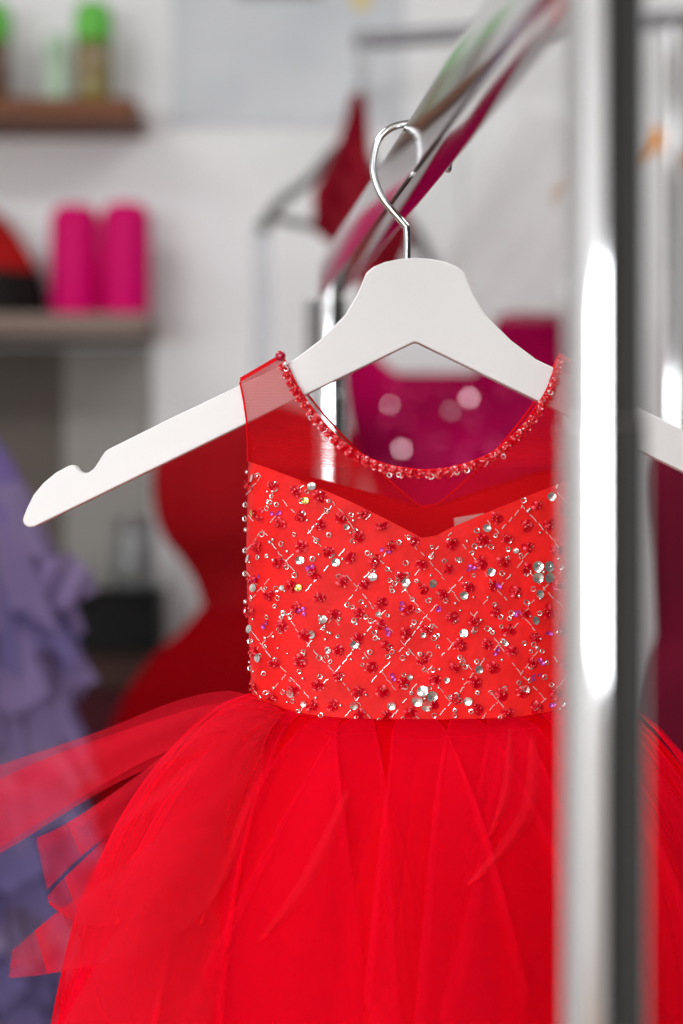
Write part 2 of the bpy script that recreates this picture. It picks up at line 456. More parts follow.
# ------------------------------------------------------------------ hangers
HALF_TOP = [(-49, 146), (-58, 168), (-70, 188), (-95, 213), (-120, 232), (-175, 258), (-240, 289), (-306.5, 322),
            (-310, 325.5), (-316, 335), (-320, 341), (-325.5, 345), (-331, 345), (-335, 342.5), (-338, 338), (-341, 337), (-345, 338),
            (-358, 345), (-371, 356), (-380, 367), (-386.5, 380), (-390, 389), (-390.8, 393), (-389, 397), (-385, 399.3), (-379, 398.6)]
def hanger(name, label, loc, s=1.0, mat=None, wire=None, rot=0.0, drop=0.0, group=None, notch=True):
    """origin at the crown of the hook; 2-D units are 0.5 mm; drop lengthens the stem of the hook"""
    r = thing(name, label, 'hanger', loc, group)
    k = .0005 * s
    base = Vector(loc)
    dd = drop
    def w(u, q, y): return base + Vector((u * k, y, -(q) * k - dd))
    left = HALF_TOP if notch else [p for p in HALF_TOP if not (-331 <= p[0] <= -306 or -345 <= p[0] < -331)]
    outline = [(0, 131), (-15, 132), (-30, 135), (-42, 140)] + left + [(-4, 216), (0, 214.5)]
    right = [(-a, b) for a, b in outline[1:-1]][::-1]
    v, f = prism(outline + right, -.006 * s, .006 * s, w)
    o = obj('hanger_arm', v, f, mat, r, False); bevel(o, .0013 * s, 3, .5)
    # hook in the hanger plane
    hp = [(-8, 134), (-8, 103), (-12, 95), (-32, 71), (-41, 48), (-41.5, 30), (-36, 11), (-22, -1), (0, -4.5), (20, -1), (32, 9), (35, 22), (33, 41)]
    pts = [w(a, b, 0) + Vector((0, 0, dd if b < 100 else 0)) for a, b in hp]
    if drop: pts.insert(2, w(-8, 100, 0) + Vector((0, 0, dd)))
    mb = MB(); cp = catmull(pts, 8); mb.tube(cp, .0019 * min(1.0, s * 1.2), 10); mb.sphere(cp[-1], .0020 * min(1.0, s * 1.2))
    mb.build('hook', wire or M['wire'], r)
    r.rotation_euler = (0, 0, rot)
    return r
YH = 1.2
h0 = P(415, 128.0, YH)
front_hanger = hanger('clothes_hanger', 'large white wooden hanger with notched arm, holding the sequinned red dress', h0, 1.0, M['hanger_white'])

# ------------------------------------------------------------------ the sequinned red dress
dress = thing('hanging_dress', 'bright red dress with sequinned bodice and layered tulle skirt on the white hanger', 'dress', P(422, 700, YH))
CX = 422.0
def halfw(py): return interp([440, 470, 560, 640, 700, 730], [172, 174, 176, 173, 170, 169], py)
BD = .033
SE = .78
def surf_Y(px, py, side=-1):
    u = max(-1.0, min(1.0, (px - CX) / halfw(py)))
    cs = abs(u) ** (1 / SE); sn = math.sqrt(max(0, 1 - cs * cs))
    return YH + side * BD * sn ** SE
def front_pt(px, py): return P(px, py, surf_Y(px, py))
def front_nrm(px, py):
    e = 1.0
    a = front_pt(px + e, py) - front_pt(px - e, py); b = front_pt(px, py + e) - front_pt(px, py - e)
    n = a.cross(b).normalized()
    if n.y > 0: n = -n
    return n
TOPX = [246, 265, 300, 350, 400, 420, 427, 434, 450, 490, 540, 575, 598]
TOPY = [461, 467, 480, 501, 526, 537, 540, 537, 528, 511, 491, 478, 466]
BTX = [246, 300, 340, 380, 410, 428, 445, 480, 530, 598]
BTY = [459, 474, 484, 495, 503, 506, 502, 490, 474, 459]
def bodice_grid(side, topx, topy, nu=72, nv=34, off=0.0):
    v, f = [], []
    for j in range(nv + 1):
        for i in range(nu + 1):
            a = PI * i / nu
            c = math.cos(PI - a); s_ = math.sin(a)
            px0 = CX + math.copysign(abs(c) ** SE, c)
            u = math.copysign(abs(c) ** SE, c)
            top = interp(topx, topy, CX + u * 174); bot = 722 - 27 * abs(u) ** 4
            py = top + (bot - top) * j / nv
            hw = halfw(py)
            Y = YH + side * BD * s_ ** SE
            px = CX + u * hw
            p = P(px, py, Y)
            wr = noise.noise(Vector((px * .02, py * .025, side * 3))) * .0010 * s_
            p.y += side * (off + wr)
            v.append(p)
    n = nu + 1
    for j in range(nv):
        for i in range(nu): f.append((j * n + i, j * n + i + 1, (j + 1) * n + i + 1, (j + 1) * n + i))
    return v, f
v, f = bodice_grid(-1, TOPX, TOPY); bod = obj('bodice', v, f, M['satin'], dress)
bod['label'] = 'red bodice covered in sequins and beads'
v, f = bodice_grid(1, BTX, BTY); obj('bodice_back', v, f, M['lining'], dress)

# sheer yoke: front, back and the straps over the hanger
NECK = [(283, 357), (290, 372), (298, 388), (310, 406), (322, 421), (337, 437), (352, 449), (370, 459), (390, 466), (408, 469), (428, 470.5), (450, 468),
        (472, 462), (492, 453), (510, 439), (525, 423), (540, 402), (550, 383), (558, 357)]
BNECK = [(283, 357), (298, 382), (322, 412), (345, 438), (370, 462), (395, 486), (418, 505), (428, 508), (440, 502), (462, 484), (490, 457), (515, 428), (537, 398), (558, 357)]
def yoke_Y(px, py, side):
    t = max(0.0, min(1.0, (py - 424) / 46.0)); t = t * t * (3 - 2 * t)
    flat = YH + side * .0085
    el = surf_Y(px, max(py, 462), side)
    sag = 0.0
    mid = max(0.0, 1 - ((px - 422) / 140.0) ** 2)
    bulge = side * .016 * mid * max(0.0, min(1.0, (py - 395) / 75.0))
    return (flat + bulge * (1 - t)) * (1 - t) + (el + side * -.0006) * t
def yoke_fn(side):
    def fn(px, py):
        y = yoke_Y(px, py, side) + noise.noise(Vector((px * .018, py * .014, 5 + side))) * .0014 * max(0, min(1, (py - 420) / 30))
        return P(px, py, y)
    return fn
nk = [tuple(p) for p in [(q.x, q.y) for q in catmull([(a, b, 0) for a, b in NECK], 3)]]
bn = [tuple(p) for p in [(q.x, q.y) for q in catmull([(a, b, 0) for a, b in BNECK], 3)]]
arm_l = [(248, 462), (247.5, 440), (246.5, 420), (244, 402), (240, 382)]
arm_r = [(602, 377), (599, 400), (597, 420), (596, 440), (596, 464)]
low = [(a, b + 3) for a, b in zip(TOPX, TOPY)][::-1]
blow = [(a, b + 3) for a, b in zip(BTX, BTY)][::-1]
v, f = sheet(arm_l + nk + arm_r + [(min(max(a, 249), 595), b) for a, b in low[1:-1]], 4.5, yoke_fn(-1)); obj('front_yoke', v, f, M['yoke'], dress)['label'] = 'sheer red mesh yoke at the front'
v, f = sheet(arm_l + bn + arm_r + [(min(max(a, 249), 595), b) for a, b in blow[1:-1]], 4.5, yoke_fn(1)); obj('back_yoke', v, f, M['yoke'], dress)['label'] = 'sheer red mesh yoke at the back'
for (a, b) in (((240, 382), (283, 357)), ((558, 357), (602, 377))):
    v, f = [], []
    n = 8
    for i in range(n + 1):
        q = (a[0] + (b[0] - a[0]) * i / n, a[1] + (b[1] - a[1]) * i / n)
        f_, b_ = P(q[0], q[1], yoke_Y(q[0], q[1], -1)), P(q[0], q[1], yoke_Y(q[0], q[1], 1))
        m_ = (f_ + b_) / 2 + Vector((0, 0, .0022))
        v += [f_, f_ * .72 + b_ * .28 + Vector((0, 0, .0016)), m_, f_ * .28 + b_ * .72 + Vector((0, 0, .0016)), b_]
    for i in range(n):
        for k in range(4): f.append((i * 5 + k, i * 5 + k + 1, (i + 1) * 5 + k + 1, (i + 1) * 5 + k))
    obj('shoulder_strap', v, f, M['yoke'], dress)
# narrow rolled edges of the neckline
mb = MB(); mb.tube([P(a, b, yoke_Y(a, b, -1) - .0004) for a, b in nk], .0007, 6); mb.build('neckline_binding', M['lining'], dress)
mb = MB(); mb.tube([P(a, b, yoke_Y(a, b, 1) + .0004) for a, b in bn], .0006, 6); mb.build('back_neckline_binding', M['lining'], dress)
mb = MB(); mb.tube([P(a, b, yoke_Y(a, b, -1) - .0002) for a, b in arm_l], .0005, 6); mb.build('armhole_binding', M['lining'], dress)
# little sewn-in label inside the back
v, f = sheet([(454, 518), (484, 513), (485, 530), (455, 534)], 6, lambda a, b: P(a, b, surf_Y(a, 520, 1) - .003)); obj('sewn_label', v, f, M['label'], dress)['label'] = 'small white sewn-in label'

# beaded neckline trim
tr = MB(); tr2 = MB()
acc = 0; last = None; step = 9.0
for i in range(len(nk) - 1):
    a, b = Vector(nk[i]), Vector(nk[i + 1]); L = (b - a).length; s_ = 0
    while acc + (L - s_) >= step:
        s_ += step - acc; acc = 0
        q = a + (b - a) * (s_ / L); t_ = (b - a).normalized(); nn = Vector((-t_.y, t_.x))
        if nn.y < 0 and abs(t_.x) > .3: nn = -nn
        q2 = q + nn * 4.0 if nn.y > 0 else q - nn * 4.0
        if q.x < 330 : q2 = q + Vector((-3.5, 1.5))
        if q.x > 510 : q2 = q + Vector((3.5, 2))
        y0 = yoke_Y(q2.x, q2.y, -1)
        big = 3.2 if 325 < q2.x < 352 or random.random() < .3 else 2.4
        for k in range(5):
            an = k * 2 * PI / 5 + random.random()
            tr.disc(P(q2.x + math.cos(an) * big, q2.y + math.sin(an) * big, y0 - .0014), (math.cos(an) * .5, -1, -math.sin(an) * .5), .0014, .2, .12, 8, .25)
        tr.sphere(P(q2.x, q2.y, y0 - .0019), .0010, 8, 5)
        if random.random() < .3: tr2.ring(P(q2.x + random.uniform(-4, 4), q2.y + random.uniform(1, 5), y0 - .0016), (random.uniform(-.4, .4), -1, random.uniform(-.4, .4)), .0011, .00035, 10, 5)
    acc += L - s_
tr.build('neckline_beading', M['bead_red'], dress, kind='stuff')
tr2.build('neckline_rings', M['silver_thread'], dress, kind='stuff')
mb = MB(); mb.sphere(P(280.5, 356, YH - .0095), .0027, 16, 10); mb.build('shoulder_bead', M['bead_pink'], dress)
mb = MB(); mb.sphere(P(285, 364, YH - .0105), .0013, 10, 6); mb.build('shoulder_bead', M['silver_thread'], dress)

# --- embroidery on the bodice
def on(px, py, lift=.0008): return front_pt(px, py) + front_nrm(px, py) * lift
def inbod(px, py, m=4): return py > interp(TOPX, TOPY, px) + m and py < 722 - 27 * min(1, abs((px - CX) / 172)) ** 4 - m and abs(px - CX) < halfw(py) - 1
th = MB()
def dash(a, b):
    n = 3; pts = []
    for k in range(n + 1):
        x = a[0] + (b[0] - a[0]) * k / n + random.uniform(-.5, .5); y = a[1] + (b[1] - a[1]) * k / n + random.uniform(-.5, .5)
        pts.append(on(x, y, .0005))
    th.tube(pts, random.uniform(.00016, .00026), 5)
SX, SY = 47.0, 56.0
for sgn in (1, -1):
    for k in range(-14, 20):
        x, y = CX + k * SX - sgn * 0 + (11 if sgn > 0 else 0), 455.0
        # a line with slope SY/SX
        tt = 0
        while tt < 280:
            px, py = x + sgn * tt * SX / SY, y + tt
            L = random.uniform(3, 7.5)
            wob = 1.6 * math.sin(tt * .09 + k)
            if random.random() < .70 and inbod(px + wob, py, 3) and inbod(px + sgn * L * .7, py + L, 3):
                dash((px + wob, py), (px + wob + sgn * L * SX / SY + random.uniform(-1, 1), py + L))
            tt += L + random.uniform(.8, 3.2)
th.build('silver_thread', M['silver_thread'], dress, kind='stuff')
# red blossom clusters
pts = []
tries = 0
while len(pts) < 118 and tries < 20000:
    tries += 1
    p = (random.uniform(248, 597), random.uniform(464, 720))
    if inbod(*p, 6) and all((p[0] - q[0]) ** 2 + (p[1] - q[1]) ** 2 > 21 ** 2 for q in pts): pts.append(p)
rb = MB(); rs = MB()
for px, py in pts:
    n = front_nrm(px, py); R = random.uniform(3.2, 5.4)
    for k in range(random.choice((6, 7, 9))):
        an = random.random() * 7; rr = R * random.uniform(.55, 1)
        rb.disc(on(px + math.cos(an) * rr, py + math.sin(an) * rr, .0010), n + Vector((math.cos(an), 0, -math.sin(an))) * .5, random.uniform(.0012, .0018), .25, .1, 8, .2)
    for k in range(4): rs.sphere(on(px + random.uniform(-4, 4), py + random.uniform(-4, 4), .0015), random.uniform(.0006, .0009), 7, 5)
rb.build('red_sequin_blossoms', M['bead_red2'], dress, kind='stuff')
rs.build('red_beads', M['bead_red'], dress, kind='stuff')
# seed rings
sr = MB(); n_ = 0; tries = 0
while n_ < 300 and tries < 9000:
    tries += 1
    px, py = random.uniform(247, 597), random.uniform(464, 722)
    if not inbod(px, py, 2): continue
    n = front_nrm(px, py) + Vector((random.uniform(-.5, .5), 0, random.uniform(-.5, .5))); n_ += 1
    if random.random() < .7: sr.ring(on(px, py, .0009), n, random.uniform(.0008, .0013), .00030, 10, 5)
    else: sr.sphere(on(px, py, .0011), random.uniform(.0006, .0009), 7, 5)
for py in (474, 503, 519, 531, 552, 574, 601, 612, 641, 668):                       # beads on the side seam that stand proud of the outline
    px = CX - halfw(py) + random.uniform(0, 3.5)
    c = P(px, py + random.uniform(-2, 2), YH - .004) + Vector((-.0012, -.001, 0))
    if random.random() < .5: sr.ring(c, (-.6, -1, .1), .0011, .0004, 9, 5)
    else: sr.sphere(c, random.uniform(.0009, .0014), 8, 6)
sr.build('seed_beads', M['silver'], dress, kind='stuff')
vb = MB()
for zx, zy in ((70, 450), (413, 507), (475, 430), (530, 465), (175, 435), (315, 400), (155, 515), (312, 555), (345, 505), (565, 520), (85, 540), (330, 640), (520, 590), (108, 330), (600, 640), (620, 560), (630, 690), (612, 610)):
    px, py = 220 + zx / 1.897, 340 + zy / 1.897
    for k in range(3): vb.disc(on(px + random.uniform(-4, 4), py + random.uniform(-3, 3), .0012), front_nrm(px, py), .0011, .3, .1, 8, .5)
vb.build('violet_sequins', M['violet_bead'], dress, kind='stuff')
# clear silver sequins, one by one
SEQ = [(65, 262), (175, 278), (153, 418), (220, 422), (67, 470), (290, 450), (352, 460), (403, 462), (505, 357), (513, 440), (462, 485), (196, 530), (255, 578),
       (175, 558), (75, 603), (462, 556), (597, 532), (490, 625), (578, 662), (470, 685), (325, 693), (254, 693), (135, 670), (627, 297), (605, 482), (60, 548), (57, 415),
       (240, 355), (120, 470), (205, 590), (540, 575), (385, 560), (430, 645), (160, 690), (360, 640), (560, 400), (300, 520)]
for i, (zx, zy) in enumerate(SEQ):
    px, py = 220 + zx / 1.897, 340 + zy / 1.897
    px = max(px, CX - halfw(py) + 2.5)
    mb = MB(); mb.disc(on(px, py, .0014), front_nrm(px, py) + Vector((0, 0, .1)), .0021 if i < 27 else .0014, .16, .13, 18, .30)
    mb.build('sequin', M['silver'], dress)
for zx, zy in ((64, 328), (163, 305), (150, 470)):
    px, py = 220 + zx / 1.897, 340 + zy / 1.897
    mb = MB(); mb.disc(on(px, py, .0013), front_nrm(px, py), .0018, .2, .13, 16, .3); mb.build('sequin', M['gold'], dress)['label'] = 'gold sequin'
for (px, py) in ((424.5, 698.5), (542.5, 572)):
    mb = MB()
    for k in range(4):
        an = PI / 4 + k * PI / 2 + (.5 if px < 500 else 0)
        mb.disc(on(px + 7.6 * math.cos(an), py + 7.6 * math.sin(an), .0014), front_nrm(px, py) + Vector((math.cos(an), 0, -math.sin(an))) * .2, .0027, .15, .1, 18, .12)
    mb.sphere(on(px, py, .0018), .0009, 8, 6)
    mb.build('flower_ornament', M['silver'], dress)['label'] = 'four-petalled silver sequin flower'

# --- tulle skirt
SC = P(CX, 692, YH)                   # centre of the waist
def dome(q):                          # horizontal radius (side) against the drop below the waist
    return sinterp([0, .006, .02, .045, .08, .12, .18, .26, .36], [.0845, .097, .112, .130, .148, .160, .169, .176, .184], q)
DR = .60
def skirt_pt(th, q, sc, folds, off=0.0):
    t = min(1.0, q / .09)
    r = dome(q) if q > 0 else .0845
    w_ = 0
    for n, ph, am, tw in folds: w_ += am * math.sin(n * th + ph + tw * q)
    r = .0838 + (r - .0845) * sc
    r *= 1 + w_ * (t ** .7)
    r += off
    dr = DR + (.385 - DR) * math.exp(-q / .014)
    e = 1.0 + (SE - 1.0) * math.exp(-q / .025)
    c, s_ = math.cos(th), math.sin(th)
    x = r * math.copysign(abs(c) ** e, c); y = r * math.copysign(abs(s_) ** e, s_) * dr
    u = abs(c) ** SE
    zz = SC.z - q - .0105 * (1 - u ** 4) * max(0, 1 - q / .05)
    return Vector((SC.x + x, SC.y + y, zz))
def skirt_layer(name, mat, sc, folds, hem, nu=260, nv=36, hemw=()):
    v, f = [], []
    for j in range(nv + 1):
        for i in range(nu):
            th = 2 * PI * i / nu
            hm = hem + sum(am * math.sin(n * th + ph) for n, ph, am in hemw)
            q = hm * (j / nv) ** 1.6
            p = skirt_pt(th, q, sc, folds)
            v.append(p)
    for j in range(nv):
        for i in range(nu):
            i2 = (i + 1) % nu
            f.append((j * nu + i, j * nu + i2, (j + 1) * nu + i2, (j + 1) * nu + i))
    return obj(name, v, f, mat, dress)
def rf(amp): return [(n, random.random() * 7, amp * a, random.uniform(-12, 12)) for n, a in ((5, 1.0), (8, .8), (13, .5), (21, .22))]
skirt_layer('skirt_lining', M['lining'], .86, rf(.045), .34)
for k, (sc, am, hem) in enumerate(((.92, .05, .35), (.97, .055, .33), (1.02, .06, .30), (1.06, .06, .26))):
    skirt_layer('tulle_layer', M['tulle'], sc, rf(am), hem, hemw=[(9, random.random() * 6, .012), (23, random.random() * 6, .006)])

def petal(th0, w0, w1, drift, length, lift, seed, mat=None, start=.0):
    """a pointed tulle panel lying over the skirt"""
    nu, nv = 22, 34; v, f = [], []
    fo = rf(.03)
    for j in range(nv + 1):
        s_ = j / nv
        for i in range(nu + 1):
            w_ = -1 + 2 * i / nu
            wd_ = (w0 + (w1 - w0) * s_ ** .8)
            th = th0 + drift * s_ + w_ * wd_
            point = 1 - .35 * abs(w_) ** 1.5
            q = start + length * (s_ ** 1.5) * point
            curl = .006 * abs(w_) ** 4 * s_ * math.sin(seed * 3 + s_ * 5)
            p = skirt_pt(th, q, 1.02, fo, lift * (.25 + s_) + curl + .005 * math.sin(w_ * 3.2 + seed + s_ * 3) * s_)
            v.append(p)
    n = nu + 1
    for j in range(nv):
        for i in range(nu): f.append((j * n + i, j * n + i + 1, (j + 1) * n + i + 1, (j + 1) * n + i))
    # the edges are folded back on themselves
    for c0 in (0, nu - 1):
        b = len(v)
        for j in range(nv + 1):
            for i in (c0, c0 + 1):
                p = v[j * n + i]; v.append(p + (p - Vector((SC.x, SC.y, p.z))).normalized() * .0012)
        for j in range(nv): f.append((b + j * 2, b + j * 2 + 1, b + j * 2 + 3, b + j * 2 + 2))
    return obj('tulle_panel', v, f, mat or M['tulle_petal'], dress)
for k in range(16):
    th0 = -PI / 2 + (-1.55 + 3.1 * (k + random.uniform(.1, .9)) / 16)
    petal(th0, .05, random.uniform(.18, .34), (th0 + PI / 2) * .10 + random.uniform(-.14, .14), random.uniform(.19, .34), random.uniform(.006, .022), random.random() * 6)
from mathutils.bvhtree import BVHTree
_vs, _fs = [], []
for ch in dress.children:
    if ch.name.startswith(('tulle_panel', 'tulle_layer')):
        b0 = len(_vs); _vs += [v_.co + wloc(dress) for v_ in ch.data.vertices]; _fs += [tuple(i + b0 for i in p.vertices) for p in ch.data.polygons]
SKIRT = BVHTree.FromPolygons(_vs, _fs)
# sheer wings on the left, flying out over the lavender dress
def wing(up, lo, yb, amp, seed, mat=None, name='tulle_wing'):
    n = 40; m_ = 16
    U = catmull([(a, b, 0) for a, b in up], 10); L_ = catmull([(a, b, 0) for a, b in lo], 10)
    def at(c, t):
        x = t * (len(c) - 1); i = min(int(x), len(c) - 2); return c[i] + (c[i + 1] - c[i]) * (x - i)
    v, f = [], []
    for j in range(n + 1):
        t = j / n; a, b = at(U, t), at(L_, t)
        for i in range(m_ + 1):
            s_ = i / m_; q = a + (b - a) * s_
            y = yb(t) + amp * t ** .6 * math.sin(s_ * 3.0 + seed + t * 1.5) + amp * .25 * math.sin(s_ * 8 + seed * 2)
            v.append(P(q.x, q.y, y))
    k = m_ + 1
    for j in range(n):
        for i in range(m_): f.append((j * k + i, j * k + i + 1, (j + 1) * k + i + 1, (j + 1) * k + i))
    return obj(name, v, f, mat or M['tulle_sheer'], dress)
def WY(tip, bulge): return lambda t: 1.166 + (tip - 1.166) * t - bulge * math.sin(PI * min(1.0, t * 1.25)) ** .8
wing([(278, 708), (255, 697), (222, 691), (170, 703), (100, 731), (0, 765), (-60, 786)], [(278, 710), (255, 716), (215, 731), (165, 752), (117, 776), (0, 847), (-50, 880)], WY(1.16, .012), .006, .4)
wing([(285, 712), (250, 703), (205, 706), (150, 722), (90, 742), (30, 765), (-20, 790)], [(285, 714), (250, 735), (200, 752), (150, 768), (100, 792), (30, 835), (-10, 860)], WY(1.17, .01), .005, 2.1)
wing([(282, 714), (245, 711), (202, 724), (150, 766), (100, 802), (60, 827), (36, 838)], [(282, 716), (255, 745), (215, 768), (165, 798), (111, 833), (75, 862), (47, 890)], WY(1.15, .035), .004, 1.2)
wing([(275, 718), (235, 738), (180, 770), (130, 815), (90, 853), (60, 882), (47, 897)], [(275, 720), (240, 800), (195, 860), (150, 905), (110, 925), (75, 922), (50, 905)], WY(1.15, .050), .004, 3.0)
wing([(262, 730), (215, 790), (165, 832), (110, 876), (60, 910), (30, 935), (12, 951)], [(262, 732), (235, 860), (185, 930), (130, 958), (80, 968), (40, 975), (9, 978)], WY(1.14, .055), .004, 4.0)
wing([(255, 760), (200, 850), (150, 895), (110, 940), (85, 985), (60, 1030), (45, 1075)], [(256, 762), (235, 940), (200, 1040), (160, 1075), (130, 1100), (100, 1120), (80, 1120)], WY(1.13, .055), .004, 5.0)
# crisp folded creases on the front of the skirt
def crease_on_skirt(pts, w):
    """a folded-over edge of net lying on the outermost layer of the skirt"""
    a = catmull([(p[0], p[1], 0) for p in pts], 8); n = len(a); v, f = [], []
    ey = Vector((0, 0, ZC))
    def hit(px, py):
        dr_ = (P(px, py, 1.0) - ey).normalized(); h = SKIRT.ray_cast(ey, dr_)
        return h[0] if h[0] else P(px, py, 1.12)
    for i, q in enumerate(a):
        t = i / (n - 1); ww = w * math.sin(PI * min(1, .12 + t * .85)) + .8
        for s_ in (0, .5, 1):
            p = hit(q.x + ww * s_, q.y + ww * .3 * s_); v.append(p + Vector((0, -.0012 - .0035 * math.sin(PI * s_), 0)))
    for i in range(n - 1):
        for k in (0, 1): f.append((i * 3 + k, i * 3 + k + 1, (i + 1) * 3 + k + 1, (i + 1) * 3 + k))
    return obj('tulle_fold', v, f, M['tulle_fold'], dress)
for pts_, w_ in (([(529, 735), (522, 800), (497, 845), (466, 884)], 15), ([(508, 728), (501, 790), (488, 835)], 8), ([(262, 745), (230, 840), (200, 922)], 12), ([(345, 790), (298, 880), (258, 940)], 14)):
    crease_on_skirt(pts_, w_)
# ------------------------------------------------------------------ generic hanging garments
def garment_ring(name, mat, cpx, Y, rows, parent, dr=.5, folds=(), nu=120, topf=None, sub_rows=6, rot=0.0):
    """rows: (py, half width px); an open elliptical tube with folds; topf(theta) raises the rim (in px)"""
    ys = [r[0] for r in rows]; ws = [r[1] for r in rows]
    n = (len(rows) - 1) * sub_rows; v, f = [], []
    for j in range(n + 1):
        t = j / n; py = ys[0] + (ys[-1] - ys[0]) * t; hw = sinterp(ys, ws, py)
        for i in range(nu):
            th = 2 * PI * i / nu
            w_ = sum(am * math.sin(k * th + ph + tw * t) for k, ph, am, tw in folds) * min(1.0, .15 + t * 1.3)
            r = hw / F * Y * (1 + w_)
            c0 = P(cpx, py, Y)
            z = c0.z + (topf(th) / F * Y * (1 - t) if topf else 0)
            v.append(Vector((c0.x + r * math.cos(th), Y + r * math.sin(th) * dr, z)))
    for j in range(n):
        for i in range(nu):
            i2 = (i + 1) % nu; f.append((j * nu + i, j * nu + i2, (j + 1) * nu + i2, (j + 1) * nu + i))
    return obj(name, v, f, mat, parent)
def gf(amp, base=9): return [(base, random.random() * 7, amp, 1.5), (int(base * 1.7), random.random() * 7, amp * .6, -2), (int(base * 2.9), random.random() * 7, amp * .3, 1)]

# rail fixed to the back wall
RBZ = ZC + .589
def rbY(px): return 3.0 - .00040 * (px - 363)
rail = thing('wall_clothes_rail', 'dark chrome clothes rail fixed high on the back wall, with a post to the floor', 'rail', P(363, 41, 3.0) * 1.0)
rail.location.z = 0
a, b = P(363, 0, rbY(363)), P(820, 0, rbY(820)); a.z = b.z = RBZ
mb = MB(); mb.tube([a, b], .0105, 20); mb.sphere(a, .0125, 14, 8); mb.build('rail', M['steel_dark'], rail)
c = Vector((a.x, YB - .001, RBZ)); mb = MB(); mb.tube([a + Vector((0, .012, 0)), c], .007, 14); mb.lathe([(.0, 0)], c) if False else None
mb.build('bracket', M['chrome_soft'], rail)
pp = P(673, 0, rbY(673)); mb = MB(); mb.lathe([(.0125, 0.002), (.0125, RBZ - .0108)], (pp.x, pp.y, 0), 32); obj('post', mb.v, mb.f, M['chrome'], rail, sharp=18)
mb = MB(); mb.lathe([(.05, 0.0), (.05, .004), (.03, .008)], (pp.x, pp.y, 0), 24); mb.build('post_foot', M['chrome_soft'], rail)

# chrome tube hanger at the left end of the wall rail with a burgundy top
hx = 367
hb = P(hx, 0, rbY(hx)); hb.z = RBZ
th_ = thing('clothes_hanger', 'grey metal tube hanger with a lower bar, behind the square rail, holding a burgundy top', 'hanger', hb)
tip = P(264, 226, 2.80); neck = P(352, 146, 2.99); bar_l = P(271, 217, 2.83); bar_r = P(392, 247, 3.16)
tip2 = neck * 2 - tip; tip2.z = tip.z
tip2 = Vector((neck.x + (neck.x - tip.x), neck.y + (neck.y - tip.y), tip.z))
mb = MB()
arc = catmull([tip, tip * .85 + neck * .15 + Vector((0, 0, .010)), tip * .5 + neck * .5 + Vector((0, 0, .006)), neck + Vector((0, 0, .004)),
               tip2 * .5 + neck * .5 + Vector((0, 0, .006)), tip2 * .85 + neck * .15 + Vector((0, 0, .010)), tip2], 8)
mb.tube(arc, .0065, 12); mb.sphere(tip, .0095, 12, 8); mb.sphere(tip2, .0095, 12, 8)
mb.build('arm', M['grey_metal'], th_)
mb = MB(); bl = tip * .93 + tip2 * .07 + Vector((0, 0, .012)); br = tip * .07 + tip2 * .93 + Vector((0, 0, .012)); mb.tube([bl, br], .0055, 12); mb.build('lower_bar', M['grey_metal'], th_)
top_ = hb + Vector((0, 0, .0125))
mb = MB(); mb.tube(catmull([neck + Vector((0, 0, .006)), neck * .5 + hb * .5 + Vector((-.004, -.012, -.01)), hb + Vector((-.001, -.016, -.006)), hb + Vector((0, -.011, .010)), top_ + Vector((0, 0, .0025)), hb + Vector((0, .012, .009)), hb + Vector((0, .016, -.006))], 8), .0018, 8); mb.build('hook', M['wire'], th_)

bt = thing('draped_bolero', 'small burgundy satin top draped over the grey metal hanger behind the square rail', 'top', P(350, 235, 2.9))
out = [(351, 92), (363, 94), (367, 108), (369, 135), (371, 168), (384, 190), (408, 214), (412, 235), (402, 262), (386, 296), (362, 292), (347, 264), (328, 242), (313, 230), (313, 190), (326, 168), (338, 143), (346, 118)]
for side, nm in ((-1, 'front_panel'), (1, 'back_panel')):
    def fn(px, py, side=side):
        e = min(1.0, min((Vector((px, py)) - Vector(q)).length for q in out) / 22)
        return P(px, py, 2.845 + side * (.014 + .004 * e) + .006 * math.sin(px * .16 + py * .05) + .004 * math.sin(px * .33 - py * .08))
    v, f = sheet(out, 6, fn); obj(nm, v, f, M['burgundy'], bt)

# the deep red gown hanging from the hanger tip by a grey ribbon
gown = thing('hanging_gown', 'deep red gown with narrow waist, behind the white hanger arm, hung on a grey ribbon', 'dress', P(262, 607, 2.72))
GY = 2.72
v = []; f = []
for i in range(25):
    t = i / 24; py = 233 + (405 - 233) * t; y = 2.785 + (GY - 2.785) * t
    sway = 2 * math.sin(t * 4)
    for k, s_ in enumerate((-9.5, -3, 3, 9.5)): v.append(P(261 + sway + s_, py, y + (.003 if k in (1, 2) else 0)))
for i in range(24):
    for k in range(3): f.append((i * 4 + k, i * 4 + k + 1, (i + 1) * 4 + k + 1, (i + 1) * 4 + k))
obj('ribbon', v, f, M['ribbon'], gown)['label'] = 'grey hanging ribbon'
garment_ring('bodice', M['gown_red'], 257, GY, [(400, 18), (412, 55), (430, 92), (470, 104), (514, 102), (541, 92), (560, 76), (583, 62), (607, 54)], gown, .45, gf(.02, 8))
garment_ring('skirt', M['gown_red'], 257, GY, [(606, 54), (628, 68), (651, 92), (678, 113), (700, 125), (760, 146), (900, 156), (1150, 160)], gown, .45, gf(.05, 11))
garment_ring('skirt_overlay', M['gown_tulle'], 257, GY, [(607, 56), (628, 72), (651, 97), (678, 119), (700, 132), (760, 153), (900, 164), (1120, 168)], gown, .47, gf(.05, 13))

